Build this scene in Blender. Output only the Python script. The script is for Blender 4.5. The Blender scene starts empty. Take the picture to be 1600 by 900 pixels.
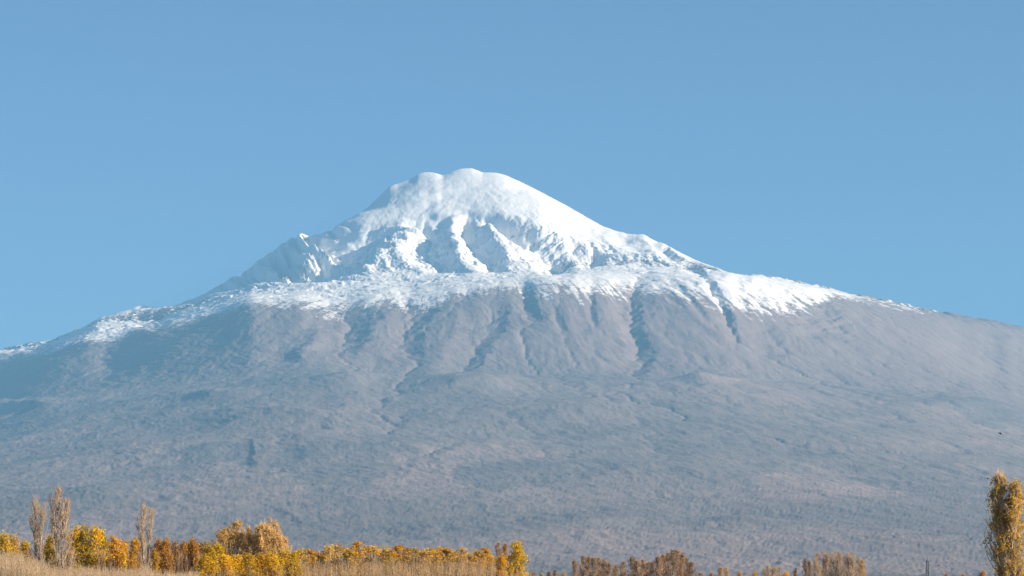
import bpy, math, random
import numpy as np
from mathutils import Vector

# ------------------------------------------------------------------ camera, sky, sun, exposure
scene = bpy.context.scene
F = 4615.0              # focal length in photo pixels (1600 wide): 104 mm on a 36 mm sensor
HORIZON = 925.0         # photo row of the eye level (just under the frame)
EYE = 2.0               # camera height over the plain, metres

cam_data = bpy.data.cameras.new('camera')
cam_data.sensor_width = 36.0
cam_data.lens = F / 1600.0 * 36.0
cam_data.shift_y = (HORIZON - 450.0) / 1600.0
cam_data.clip_start = 1.0
cam_data.clip_end = 400000.0
cam = bpy.data.objects.new('camera', cam_data)
scene.collection.objects.link(cam)
cam.location = (0, 0, EYE)
cam.rotation_euler = (math.radians(90), 0, 0)
scene.camera = cam

SUN_AZ = math.radians(76)     # to the right of the direction behind the camera
SUN_EL = math.radians(21)
sun_dir = Vector((math.cos(SUN_EL) * math.sin(SUN_AZ), -math.cos(SUN_EL) * math.cos(SUN_AZ), math.sin(SUN_EL)))

world = bpy.data.worlds.new('World')
scene.world = world
world.use_nodes = True
wn = world.node_tree.nodes
wl = world.node_tree.links
wn.clear()
w_out = wn.new('ShaderNodeOutputWorld')
w_bg = wn.new('ShaderNodeBackground')
w_sky = wn.new('ShaderNodeTexSky')
w_sky.sky_type = 'NISHITA'
w_sky.sun_disc = False
w_sky.sun_elevation = SUN_EL
w_sky.sun_rotation = math.atan2(sun_dir.x, sun_dir.y)
w_sky.altitude = 900
w_sky.air_density = 0.6
w_sky.dust_density = 1.0
w_sky.ozone_density = 4.5
SKY = 0.053
w_bg.inputs['Strength'].default_value = SKY
wl.new(w_sky.outputs[0], w_bg.inputs[0])
wl.new(w_bg.outputs[0], w_out.inputs[0])

sun_data = bpy.data.lights.new('sun', 'SUN')
sun_data.energy = 5.0
sun_data.angle = math.radians(0.5)
sun_data.color = (1.0, 0.85, 0.67)
sun = bpy.data.objects.new('sun', sun_data)
scene.collection.objects.link(sun)
sun.rotation_euler = sun_dir.to_track_quat('Z', 'Y').to_euler()
sun.location = (2000, -500, 3000)

vs = scene.view_settings
vs.view_transform = 'Standard'
vs.look = 'None'
vs.gamma = 1.0
vs.use_curve_mapping = False
vs.exposure = 1.36
scene.cycles.volume_bounces = 0
scene.cycles.max_bounces = 6
scene.cycles.diffuse_bounces = 2
scene.cycles.use_denoising = True

HAZE_DENSITY = 3.0e-5
HAZE_COLOR = (0.25, 0.62, 1.0)
ERODE_STEPS = 24

C = scene.collection
rng = np.random.default_rng(7)
random.seed(7)

# ------------------------------------------------------------------ helpers
def tag(o, label=None, cat=None, group=None, kind=None):
    if label: o['label'] = label
    if cat: o['category'] = cat
    if group: o['group'] = group
    if kind: o['kind'] = kind
    return o

def mesh_from_arrays(name, verts, faces, smooth=False):
    """verts (n,3), faces (m,k) with constant k."""
    me = bpy.data.meshes.new(name)
    n, (m, k) = len(verts), faces.shape
    me.vertices.add(n)
    me.vertices.foreach_set('co', np.asarray(verts, np.float32).ravel())
    me.loops.add(m * k)
    me.loops.foreach_set('vertex_index', faces.astype(np.int32).ravel())
    me.polygons.add(m)
    me.polygons.foreach_set('loop_start', np.arange(0, m * k, k, dtype=np.int32))
    me.update(calc_edges=True)
    if smooth:
        me.polygons.foreach_set('use_smooth', np.ones(m, bool))
    return me

def link_mesh(name, me, mat, parent=None):
    if mat and not me.materials:
        me.materials.append(mat)
    o = bpy.data.objects.new(name, me)
    C.objects.link(o)
    if parent:
        o.parent = parent
    return o

def empty(name, loc, rz=0.0, scale=1.0):
    o = bpy.data.objects.new(name, None)
    C.objects.link(o)
    o.location = loc
    o.rotation_euler = (0, 0, rz)
    o.scale = (scale,) * 3 if np.isscalar(scale) else scale
    o.empty_display_size = 0.5
    return o

_prng = np.random.default_rng(1234)
_PERM = np.concatenate([_prng.permutation(1024)] * 2).astype(np.int32)
_GA = np.linspace(0, 2 * math.pi, 1024, endpoint=False)
_GX = np.cos(_GA).astype(np.float32); _GY = np.sin(_GA).astype(np.float32)

def perlin(x, y, seed=0):
    x = np.asarray(x, np.float32); y = np.asarray(y, np.float32)
    xi = np.floor(x); yi = np.floor(y)
    xf = x - xi; yf = y - yi
    xi = (xi.astype(np.int32) + seed * 37) & 1023; yi = (yi.astype(np.int32) + seed * 101) & 1023
    x1 = (xi + 1) & 1023; y1 = (yi + 1) & 1023
    pa = _PERM[xi]; pb = _PERM[x1]
    u = xf * xf * xf * (xf * (xf * 6 - 15) + 10)
    v = yf * yf * yf * (yf * (yf * 6 - 15) + 10)
    def grad(p, iy, dx, dy):
        h = _PERM[p + iy]
        return _GX[h] * dx + _GY[h] * dy
    a = grad(pa, yi, xf, yf); b = grad(pb, yi, xf - 1, yf)
    c = grad(pa, y1, xf, yf - 1); d = grad(pb, y1, xf - 1, yf - 1)
    a = a + u * (b - a); c = c + u * (d - c)
    return (a + v * (c - a)) * 1.5

def fbm(x, y, oct=4, seed=0, gain=0.5):
    s = 0; a = 1.0
    for i in range(oct):
        s = s + a * perlin(x, y, seed + i); x = x * 2.03 + 5.1; y = y * 2.03 - 3.7; a *= gain
    return s

def ridged(x, y, oct=4, seed=0, gain=0.5):
    s = 0; a = 1.0
    for i in range(oct):
        s = s + a * (1 - 2.2 * np.abs(perlin(x, y, seed + i))); x = x * 2.05 + 1.3; y = y * 2.05 - 2.9; a *= gain
    return s

def sstep(t):
    t = np.clip(t, 0, 1)
    return t * t * (3 - 2 * t)

def pchip(xk, yk, x):
    xk = np.asarray(xk, float); yk = np.asarray(yk, float)
    h = np.diff(xk); d = np.diff(yk) / h
    m = np.zeros_like(yk)
    for i in range(1, len(xk) - 1):
        if d[i - 1] * d[i] > 0:
            w1 = 2 * h[i] + h[i - 1]; w2 = h[i] + 2 * h[i - 1]
            m[i] = (w1 + w2) / (w1 / d[i - 1] + w2 / d[i])
    m[0] = d[0]; m[-1] = d[-1]
    i = np.clip(np.searchsorted(xk, x) - 1, 0, len(h) - 1)
    t = (x - xk[i]) / h[i]
    t2 = t * t; t3 = t2 * t
    return ((2*t3 - 3*t2 + 1) * yk[i] + (t3 - 2*t2 + t) * h[i] * m[i] + (-2*t3 + 3*t2) * yk[i+1] + (t3 - t2) * h[i] * m[i+1])

# ------------------------------------------------------------------ node helpers
def new_mat(name):
    m = bpy.data.materials.new(name)
    m.use_nodes = True
    nt = m.node_tree
    nt.nodes.clear()
    out = nt.nodes.new('ShaderNodeOutputMaterial')
    return m, nt, out

def nd(nt, typ, **kw):
    n = nt.nodes.new(typ)
    for k, v in kw.items():
        if k in n.inputs.keys():
            n.inputs[k].default_value = v
        else:
            setattr(n, k, v)
    return n

def ramp(nt, stops, src=None, interp='LINEAR'):
    r = nt.nodes.new('ShaderNodeValToRGB')
    r.color_ramp.interpolation = interp
    el = r.color_ramp.elements
    while len(el) < len(stops):
        el.new(0.5)
    for e, (p, c) in zip(el, stops):
        e.position = p
        e.color = (c[0], c[1], c[2], 1) if not np.isscalar(c) else (c, c, c, 1)
    if src is not None:
        nt.links.new(src, r.inputs[0])
    return r

def leaf_material(name, stops, translucent=0.5, rough=0.8):
    """Leaf colour differs from leaf to leaf (random per leaf) and a little from tree to tree."""
    m, nt, out = new_mat(name)
    geo = nd(nt, 'ShaderNodeNewGeometry')
    r = ramp(nt, stops, geo.outputs['Random Per Island'])
    oi = nd(nt, 'ShaderNodeObjectInfo')
    hv = nd(nt, 'ShaderNodeHueSaturation')
    mr = nd(nt, 'ShaderNodeMapRange'); mr.inputs['To Min'].default_value = 0.8; mr.inputs['To Max'].default_value = 1.15
    nt.links.new(oi.outputs['Random'], mr.inputs['Value'])
    nt.links.new(mr.outputs[0], hv.inputs['Value'])
    nt.links.new(r.outputs[0], hv.inputs['Color'])
    d = nd(nt, 'ShaderNodeBsdfDiffuse'); t = nd(nt, 'ShaderNodeBsdfTranslucent')
    nt.links.new(hv.outputs[0], d.inputs[0]); nt.links.new(hv.outputs[0], t.inputs[0])
    mx = nd(nt, 'ShaderNodeMixShader'); mx.inputs[0].default_value = translucent
    nt.links.new(d.outputs[0], mx.inputs[1]); nt.links.new(t.outputs[0], mx.inputs[2])
    nt.links.new(mx.outputs[0], out.inputs['Surface'])
    return m

def bark_material(name, c0, c1):
    m, nt, out = new_mat(name)
    tc = nd(nt, 'ShaderNodeTexCoord')
    nz = nd(nt, 'ShaderNodeTexNoise', Scale=2.5, Detail=5.0)
    nt.links.new(tc.outputs['Object'], nz.inputs['Vector'])
    geo = nd(nt, 'ShaderNodeNewGeometry')
    ad = nd(nt, 'ShaderNodeMath', operation='ADD')
    ml = nd(nt, 'ShaderNodeMath', operation='MULTIPLY'); ml.inputs[1].default_value = 0.5
    nt.links.new(geo.outputs['Random Per Island'], ml.inputs[0])
    nt.links.new(nz.outputs[0], ad.inputs[0]); nt.links.new(ml.outputs[0], ad.inputs[1])
    r = ramp(nt, [(0.35, c0), (1.0, c1)], ad.outputs[0])
    b = nd(nt, 'ShaderNodeBsdfDiffuse')
    nt.links.new(r.outputs[0], b.inputs[0])
    nt.links.new(b.outputs[0], out.inputs['Surface'])
    return m

# ------------------------------------------------------------------ the mountain
# surveyed profiles: bearing (photo column) -> elevation (photo row) and distance (m) of the breaks of slope
SUMMIT = (-420.0, 30000.0)
def circ(px, r, k=1.0):
    """distance at which the bearing px meets a ring of radius r about the summit (near side)."""
    u = (px - 800.0) / F
    # |(uY - sx, Y - sy)| = r
    a = 1 + u * u; b = -2 * (u * SUMMIT[0] + SUMMIT[1]); c = SUMMIT[0] ** 2 + SUMMIT[1] ** 2 - r * r
    disc = b * b - 4 * a * c
    far = -b / (2 * a)
    return np.where(disc > 0, far - np.sqrt(np.maximum(disc, 0)) / (2 * a), far)

SIL = [(-600, 705), (-300, 625), (-100, 572), (0, 549), (40, 540), (75, 536), (105, 524), (130, 515), (148, 503), (160, 497), (180, 492.5), (198, 486),
       (215, 478), (226, 479), (240, 483.5), (262, 483.5), (283, 480), (285, 475), (305, 468), (330, 453), (355, 437), (380, 422), (405, 404), (430, 385),
       (452, 372), (462, 367), (472, 363.5), (485, 361.8), (500, 361), (522, 357.5), (524, 353), (545, 345), (570, 327), (590, 308), (610, 290), (625, 284.5), (645, 277),
       (655, 271), (667, 268.8), (680, 270.5), (692, 275), (700, 272), (710, 267), (722, 263.8), (735, 263), (748, 267.5), (755, 270), (772, 270), (785, 272.5),
       (803, 280), (820, 288), (850, 303.5), (880, 319), (910, 336), (940, 353), (968, 363.5), (985, 367), (1003, 366.5), (1020, 374), (1040, 383), (1060, 394),
       (1080, 405), (1095, 412), (1110, 417), (1140, 429), (1160, 432), (1200, 437), (1250, 446), (1300, 456), (1350, 467), (1400, 477), (1450, 488),
       (1520, 500), (1600, 518), (1750, 556), (1900, 600), (2200, 690)]
P_B = [(-600, 800), (0, 765), (400, 755), (800, 752), (1200, 757), (1600, 770), (2200, 800)]
P_C = [(-600, 745), (-200, 675), (0, 645), (60, 632), (150, 622), (300, 604), (430, 590), (520, 583), (600, 591), (700, 588), (830, 594), (1000, 592), (1100, 588),
       (1200, 597), (1400, 612), (1600, 640), (1800, 672), (2200, 740)]
P_D = [(-600, 722), (-200, 630), (0, 575), (60, 553), (130, 534), (180, 530), (215, 520), (300, 500), (400, 475), (460, 476), (520, 481), (590, 474), (640, 471), (700, 461), (740, 455),
       (800, 448), (870, 439), (900, 437), (940, 441), (1000, 447), (1030, 441), (1060, 436), (1130, 433), (1200, 443), (1300, 464), (1440, 496), (1600, 530),
       (1800, 580), (2200, 703)]
P_E = [(-600, 710), (-200, 601), (0, 552), (75, 540), (130, 518), (160, 507), (215, 508), (300, 486), (350, 470), (400, 457), (450, 450), (500, 441), (560, 435), (640, 428), (700, 419),
       (740, 415), (850, 417), (900, 420), (1000, 416), (1060, 421), (1100, 426), (1140, 431), (1200, 439), (1300, 458), (1440, 488), (1600, 520.5),
       (1800, 572), (2200, 694)]
# brow of the cliffs under the ice cap
P_G = [(-600, 707), (0, 550.5), (130, 516.5), (160, 503), (215, 494), (300, 478), (350, 453), (400, 429), (450, 398), (480, 374), (520, 364), (570, 364), (620, 361), (660, 356), (700, 348),
       (760, 343), (800, 338), (840, 342), (880, 358), (920, 376), (970, 388), (1020, 396), (1060, 406), (1100, 420), (1140, 430), (1200, 438), (1300, 457), (1600, 519), (2200, 692)]

def mountain():
    px = np.concatenate([np.arange(-600, -60, 9.0), np.arange(-60, 1660, 1.5), np.arange(1660, 2201, 9.0)])
    def cur(tab):
        t = np.array(tab, float); return np.interp(px, t[:, 0], t[:, 1])
    def curs(tab):
        t = np.array(tab, float); return pchip(t[:, 0], t[:, 1], px)
    pF = curs(SIL); pE = curs(P_E); pD = curs(P_D); pC = curs(P_C); pB = curs(P_B); pG = curs(P_G)
    # small roughness of the crest and the breaks of slope
    pD = pD + 2.5 * fbm(px / 60.0, px * 0 + 0.5, 2, 11)
    pC = pC + 4.0 * fbm(px / 210.0, px * 0 + 2.5, 1, 21)
    pG = np.maximum(pG + 2.0 * fbm(px / 50.0, px * 0 + 4.5, 2, 31), pF + 0.4)
    pE = pE + 1.2 * fbm(px / 90.0, px * 0 + 6.5, 1, 51) * np.interp(px, [350, 450, 1000, 1100], [0, 1, 1, 0])
    pE = np.maximum(np.maximum(pE, pF + 1.0), pG + 0.5)
    pD = np.maximum(pD, pE + 2.0)
    rockyL = np.interp(px, [100, 140, 500, 620, 640], [0.5, 1, 1, .5, 0]); rockyR = np.interp(px, [880, 960, 1100, 1180, 1600], [0, 1, .8, .1, .1])
    pF = pF + (rockyL * 0.9 + rockyR * 1.1) * fbm(px / 16.0, px * 0 + 9.5, 4, 41, 0.6)
    YA = np.full_like(px, 8500.0); pA = np.full_like(px, 908.0)
    YC = circ(px, 8900.0); YD = circ(px, 5750.0)
    YB = YA + (YC - YA) * 0.5
    YE = np.interp(px, [-600, 0, 130, 300, 500, 740, 1000, 1140, 1300, 1600, 2200], [28500, 27400, 27200, 26900, 26800, 26800, 26900, 26500, 26600, 27300, 28600])
    # the left shoulder swings back round the cone
    back = np.clip((470 - px) / 470.0, 0, 1.5) ** 1.1
    YE = YE + 1500 * back; YD = YD + 1550 * back; YC = YC + 1750 * back
    YD = np.minimum(YD, YE - 500)
    YC = np.minimum(YC, YD - 1400)
    YG = np.interp(px, [-600, 0, 130, 215, 300, 500, 740, 900, 1000, 1140, 1300, 1600, 2200], [28800, 27700, 27600, 27700, 27700, 28100, 28050, 27950, 27600, 26800, 27000, 27700, 29000])
    YF = np.interp(px, [-600, 0, 130, 215, 300, 400, 500, 600, 667, 735, 850, 940, 1000, 1140, 1300, 1600, 2200], [29200, 28100, 28100, 28500, 28700, 28900, 29100, 29700, 30000, 30000, 29400, 28800, 28400, 27200, 27400, 28100, 29400])
    YG = YG + 1500 * back; YF = YF + 1500 * back
    Zf = lambda p, Y: (HORIZON - p) / F * Y + EYE
    # columns of control points from the plain to behind the crest
    bench = np.interp(px, [-600, 0, 60, 430, 1200, 1500, 2200], [.2, .8, .9, 1, 1, .5, .2])
    YC2 = YC + 280 * bench + 60; pC2 = pC - 3.5 * bench - 1.0
    ker = np.exp(-0.5 * (np.arange(-90, 91) / 17.0) ** 2); ker /= ker.sum()
    pad = np.pad(pF, 90, mode='edge')
    pFs = np.convolve(pad, ker, mode='valid')
    pFs = np.where((px > -40) & (px < 1640), pFs, pF)
    crest_detail = Zf(pF, YF) - Zf(pFs, YF)
    pF = pFs
    pG = np.maximum(pG, pF + 0.4); pE = np.maximum(pE, pG + 0.5); pD = np.maximum(pD, pE + 1.0)
    Yk = [YA - 2500, YA, YB, YC, YC2, YD, YE, YG, YF, YF + 900, YF + 3500, YF + 7500]
    Zk = [np.full_like(px, -25.0), Zf(pA, YA), Zf(pB, YB), Zf(pC, YC), Zf(pC2, YC2), Zf(pD, YD), Zf(pE, YE), Zf(pG, YG), Zf(pF, YF)]
    Zk += [Zk[8] - 260, Zk[8] * 0.5, Zk[8] * 0 - 30]
    Sk = [0, 1, 2, 3, 3.12, 4, 5, 6, 7, 8, 9, 10]
    Yk = np.array(Yk); Zk = np.array(Zk)
    n_rows = [8, 130, 200, 14, 140, 70, 95, 80, 12, 10, 6]
    K, M = Yk.shape
    # slopes at the control points (monotone), per column
    h = np.diff(Yk, axis=0); d = np.diff(Zk, axis=0) / h
    m = np.zeros_like(Zk)
    for i in range(1, K - 1):
        w1 = 2 * h[i] + h[i - 1]; w2 = h[i] + 2 * h[i - 1]
        ok = d[i - 1] * d[i] > 0
        m[i] = np.where(ok, (w1 + w2) / (w1 / np.where(ok, d[i - 1], 1) + w2 / np.where(ok, d[i], 1)), 0)
    m[8] = 0.2 * d[7]                                       # the cap meets the crest at a slope, not as a bulge
    rowsY, rowsZ, rowsS = [], [], []
    for s, n in enumerate(n_rows):
        for j in range(n + (1 if s == len(n_rows) - 1 else 0)):
            t = j / n
            t2, t3 = t * t, t ** 3
            rowsY.append(Yk[s] + t * h[s])
            rowsZ.append((2*t3-3*t2+1)*Zk[s] + (t3-2*t2+t)*h[s]*m[s] + (-2*t3+3*t2)*Zk[s+1] + (t3-t2)*h[s]*m[s+1])
            rowsS.append(Sk[s] + t * (Sk[s + 1] - Sk[s]))
    Y = np.array(rowsY); Z = np.array(rowsZ); S = np.array(rowsS)[:, None] + 0 * Y
    R = Y.shape[0]
    PX = px[None, :] + 0 * Y
    X = (PX - 800.0) / F * Y
    PY = HORIZON - (Z - EYE) / Y * F              # elevation row of the smooth surface

    # ---- scarps: crest lines, ground dropping to the left of each and recovering further left
    def scarp(pts, depth, ws, wr, gain=1.0, soft=False):
        p = np.array(pts, float)
        y0, y1 = p[0, 1], p[-1, 1]
        L = y1 - y0
        sel = (PY > y0 - 0.35 * L - 6) & (PY < y1 + 0.35 * L + 6) & (S < 7.6)
        yy = PY[sel]
        cx = np.interp(yy, p[:, 1], p[:, 0])
        cx = np.where(yy < y0, p[0, 0] + (yy - y0) * (p[1, 0] - p[0, 0]) / max(p[1, 1] - p[0, 1], 1e-3), cx)
        cx = np.where(yy > y1, p[-1, 0] + (yy - y1) * (p[-1, 0] - p[-2, 0]) / max(p[-1, 1] - p[-2, 1], 1e-3), cx)
        cx = cx + (0.0 if soft else 0.26) * ws * fbm(yy / 6.0, PX[sel] / 70 + y0, 4, int(y0) % 50, 0.6)
        dd = cx - PX[sel]
        t = (yy - y0) / L
        env = sstep((t + 0.25) / 0.45) * sstep((1.25 - t) / 0.4)
        wsl = ws * (0.8 + (0.0 if soft else 0.35) * fbm(yy / 11.0, PX[sel] / 60, 2, 5))
        td = np.clip(dd / wsl, 0, 1)
        q = np.where(dd < wsl, sstep(td) if soft else 1 - (1 - td) ** 1.5, 1 - sstep((dd - wsl) / wr))
        q = np.where(dd < 0, 0, q)
        D[sel] -= np.minimum(1.5 * gain * depth, 0.62 * ws * Y[sel] / F) * env * q
    D = np.zeros_like(Z)
    # summit cliffs
    scarp([(707, 350), (704, 370), (709, 388), (717, 405), (728, 418)], 120, 44, 45)
    scarp([(700, 338), (710, 349)], 30, 18, 20)
    scarp([(741, 378), (745, 398), (751, 414)], 45, 11, 18)
    scarp([(764, 344), (767, 360), (775, 377), (787, 393), (797, 417)], 135, 40, 30)
    scarp([(776, 343), (797, 371), (818, 404)], 28, 8, 14)
    scarp([(787, 339), (806, 348), (822, 360), (836, 374)], 60, 25, 25)
    scarp([(822, 366), (833, 385), (843, 406)], 45, 17, 25)
    scarp([(832, 350), (855, 359), (874, 370), (888, 386), (895, 402), (897, 420)], 150, 44, 40)
    scarp([(908, 382), (916, 400), (927, 419)], 55, 17, 14)
    scarp([(944, 399), (949, 418)], 70, 27, 22)
    scarp([(990, 369), (1005, 375), (1018, 386), (1030, 397)], 26, 26, 40)
    scarp([(1035, 381), (1062, 400), (1084, 413), (1102, 427)], 40, 14, 30)
    scarp([(628, 361), (606, 387), (583, 410), (556, 431)], 300, 120, 90)
    scarp([(492, 380), (468, 398), (440, 422), (400, 448)], 90, 45, 60)
    scarp([(646, 375), (660, 395), (676, 415)], 30, 12, 30)
    scarp([(705, 268), (695, 288), (664, 322)], 38, 120, 300, soft=True)
    # flank gullies
    scarp([(600, 488), (582, 518), (566, 548)], 120, 44, 60, gain=0.24)
    scarp([(500, 512), (482, 538), (468, 562)], 90, 34, 50, gain=0.24)
    scarp([(690, 482), (664, 512), (661, 550)], 80, 26, 50, gain=0.24)
    scarp([(800, 484), (788, 515), (764, 548), (744, 580)], 110, 30, 60, gain=0.24)
    scarp([(833, 448), (840, 475), (852, 500)], 70, 17, 30, gain=0.24)
    scarp([(868, 470), (876, 492), (890, 520)], 35, 9, 30, gain=0.24)
    scarp([(908, 470), (918, 500), (925, 520)], 35, 9, 25, gain=0.24)
    scarp([(930, 450), (932, 480), (936, 505)], 45, 10, 18, gain=0.24)
    scarp([(972, 452), (980, 475), (982, 500)], 60, 18, 22, gain=0.24)
    scarp([(1002, 452), (1002, 490), (1008, 530), (1016, 548)], 110, 24, 22, gain=0.24)
    scarp([(1024, 554), (1012, 584)], 60, 34, 40, gain=0.24)
    for x0, y0, x1, y1, dp, w_ in [(1032, 444, 1070, 480, 25, 9), (1060, 440, 1105, 492, 35, 10), (1088, 440, 1128, 492, 40, 11), (1118, 440, 1152, 505, 60, 14), (1160, 440, 1172, 482, 45, 11),
                              (1190, 446, 1200, 480, 55, 14), (1140, 480, 1160, 540, 45, 12), (1228, 452, 1252, 485, 40, 20)]:
        scarp([(x0, y0), ((x0 + x1) / 2 + 3, (y0 + y1) / 2), (x1, y1)], dp, w_, w_ * 1.6, gain=0.24)
    scarp([(1205, 505), (1220, 530), (1236, 552)], 60, 36, 50, gain=0.24)
    scarp([(1300, 466), (1322, 495), (1334, 522)], 110, 62, 60, gain=0.24)
    scarp([(1340, 526), (1350, 545)], 30, 16, 30, gain=0.24)
    scarp([(330, 505), (290, 535), (250, 570)], 80, 60, 60, gain=0.24)
    scarp([(120, 552), (60, 585), (20, 605)], 60, 60, 60, gain=0.24)
    # lava apron: knolls and flow fronts
    for a in [([(150, 540), (125, 556)], 60, 50, 40), ([(60, 616), (65, 640)], 55, 55, 60), ([(556, 606), (540, 640)], 55, 62, 90), ([(530, 654), (528, 676)], 45, 46, 70),
              ([(690, 586), (650, 606)], 35, 50, 60), ([(1122, 578), (1118, 592)], 45, 66, 60), ([(275, 690), (270, 712)], 30, 14, 60), ([(396, 692), (398, 728)], 35, 16, 60),
              ([(480, 690), (478, 722)], 30, 22, 60), ([(955, 796), (940, 820)], 30, 95, 90), ([(1200, 800), (1190, 826)], 30, 80, 90), ([(740, 690), (680, 724)], 25, 30, 80),
              ([(1510, 596), (1500, 616)], 30, 40, 60), ([(300, 640), (240, 665)], 25, 60, 70), ([(890, 668), (860, 690)], 25, 40, 70), ([(1560, 700), (1510, 725)], 25, 60, 80),
              ([(430, 792), (470, 815)], 25, 25, 60), ([(1400, 686), (1330, 700)], 15, 40, 80)]:
        scarp(*a, gain=0.2)
    # the ledge under the summit dome
    yl = np.interp(px, [660, 680, 720, 770, 800, 840], [300, 298, 294, 290, 290, 296])[None, :]
    led = np.interp(px, [655, 690, 790, 840], [0, 1, 1, 0])[None, :]
    D -= 26 * led * sstep((PY - yl) / 3.5) * (1 - sstep((PY - yl - 4) / 26)) * (S < 7)
    # low mounds and cinder cones on the lava apron
    for mx, my, mh, sx_, sy_ in [(735, 604, 75, 85, 11), (560, 596, 45, 55, 9), (1095, 596, 55, 38, 5), (35, 634, 60, 42, 8), (890, 645, 38, 120, 13), (440, 650, 45, 95, 14), (900, 815, 22, 80, 9),
                                 (1150, 816, 28, 55, 9), (250, 700, 30, 100, 14), (620, 705, 32, 140, 16), (1310, 690, 30, 150, 16), (1050, 735, 24, 160, 18), (120, 770, 20, 120, 14), (1480, 640, 40, 110, 13), (330, 620, 40, 60, 8)]:
        D += mh * np.exp(-((PX - mx) / sx_) ** 2 - ((PY - my) / sy_) ** 2) * (S < 3.6) * (1 + 0.25 * fbm(X / 300, Y / 500, 2, 241))
    # free scarps, scattered
    r2 = np.random.default_rng(3)
    for i in range(0):
        x = r2.uniform(-60, 1660); y = r2.uniform(600, 885)
        ln = r2.uniform(5, 18)
        scarp([(x, y), (x - r2.uniform(-10, 25), y + ln)], r2.uniform(6, 22), r2.uniform(10, 40), r2.uniform(30, 90))

    # ---- roughness by zone
    def zone(vals):                                # amplitude by break of slope
        return np.interp(S, [0, 1, 2, 3, 4, 5, 6, 7, 8, 9, 10], vals)
    rx = X - SUMMIT[0]; ry = Y - SUMMIT[1]
    rad = np.hypot(rx, ry) + 1; th = np.arctan2(rx, -ry)
    wx = 90 * fbm(X / 900, Y / 900, 3, 61); wy = 90 * fbm(X / 900, Y / 900, 3, 71)
    thw = th + wx / rad
    near = np.clip(rad / 6000.0, 0, 1.2) ** 1.6
    th2 = th + 0.4 * wx / rad
    gul = near * ridged(th2 * 26, rad / 2600.0 + wy / 2000, 4, 81)                    # radial gullies
    gul2 = near * ridged(th2 * 80, rad / 2300.0 + wy / 2500, 3, 91)
    inc = np.interp(S, [4.05, 4.6], [-1.0, 1.0])          # cut in below the shelf, ribs above it
    D += zone([0, 0, 1.0, 2, 3, 2, 5, 2, 20, 20, 0]) * gul * inc
    D += zone([0, 0, 0.2, 0.6, 1.0, 1.0, 4, 1.5, 6, 6, 0]) * gul2 * inc
    left = sstep((560 - PX) / 260) ; right = sstep((PX - 1000) / 200)
    D += (left + right) * zone([0, 0, 0, 0, 1, 2, 6, 5, 6, 6, 0]) * ridged((X + wx) / 120, (Y + wy) / 240, 4, 95, 0.6)
    low = fbm((X + wx) / 1500, (Y + wy) / 1500, 4, 101)
    D += zone([0, 8, 20, 20, 12, 8, 6, 3, 20, 40, 0]) * low
    lob = ridged((X + 2 * wx) / 520, (Y + 2 * wy) / 900, 4, 111)
    D += zone([0, 1.5, 4, 5, 3, 3, 3, 0.6, 6, 6, 0]) * lob
    fin = fbm((X + wx * .4) / 120, (Y + wy * .4) / 190, 4, 121, 0.6)
    D += zone([0, 0.5, 1.1, 1.5, 1.6, 2.4, 3.0, 0.7, 3, 3, 0]) * fin
    # broken rock and wind-packed snow on the cliffs of the summit
    cl = np.interp(S, [4.0, 4.9, 5.2, 5.8, 6.15, 7], [0.25, 0.3, 1, 0.85, 0.10, 0.04]) * (S < 7.3)
    dn = (X * 0.45 + (Y - 28000) * 0.9)                     # down-slope stretch of the ribs
    rib = ridged((X + 0.25 * (Y - 28000) + wx) / 150, (Y + wy) / 620, 4, 171, 0.6)
    D += cl * 9.0 * rib
    D += cl * 6.0 * ridged((X + 0.35 * (Y - 28000)) / 48, (Y) / 170, 3, 181, 0.6)
    crag = sstep((PX - 370) / 40) * sstep((545 - PX) / 40) * np.interp(S, [5.1, 5.4, 6.3, 6.6], [0, 1, 1, 0]) * (S < 7)
    D += crag * 9 * ridged((X - 0.5 * (Y - 28500)) / 55, Y / 140, 4, 201, 0.65)
    # tongues of old lava sweeping down-left over the snow shelf
    sh = np.exp(-((S - 4.75) / 0.5) ** 2)
    D += 5 * sh * ridged((X * 0.45 + Y * 0.45 + 2 * wx) / 130, (X * 0.5 - Y * 0.3) / 900, 4, 131, 0.6)
    # a broken ice front along the left of the shelf
    ice = np.exp(-((S - 4.92) / 0.13) ** 2) * sstep((760 - PX) / 60) * sstep((PX - 380) / 60)
    D += ice * (4 * ridged(X / 60, Y / 110, 3, 141) + 6)
    # rough rock on the lower left of the cap
    spur = np.exp(-((S - 5.6) / 0.35) ** 2) * sstep((PX - 560) / 40) * sstep((720 - PX) / 40)
    D += spur * 5 * fbm(X / 85, Y / 120, 4, 151, 0.65)
    # ---- running water: drainage carved into the slopes on an even grid, then read back
    def erode():
        dx = 20.0
        gx_ = np.arange(-7000, 7000 + dx, dx); gy_ = np.arange(15500, 31000 + dx, dx)
        Hm = Z + D
        col = np.empty((len(gy_), M))
        for j in range(M):
            col[:, j] = np.interp(gy_, Y[:, j], Hm[:, j])
        u = (px - 800.0) / F
        H0 = np.empty((len(gy_), len(gx_)))
        for i, yv in enumerate(gy_):
            H0[i] = np.interp(gx_, u * yv, col[i])
        rg = np.random.default_rng(11)
        ny, nx = H0.shape; n = ny * nx
        gxx, gyy = np.meshgrid(gx_, gy_)
        H0 = H0 + 0.0
        H = H0 + 6 * fbm(gxx / 140, gyy / 140, 3, 221) + rg.normal(size=H0.shape) * 1.2
        ids = np.arange(n).reshape(ny, nx)
        nb8 = [(-1, 0, 1.0), (1, 0, 1.0), (0, -1, 1.0), (0, 1, 1.0), (-1, -1, 1.4142), (-1, 1, 1.4142), (1, -1, 1.4142), (1, 1, 1.4142)]
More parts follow.
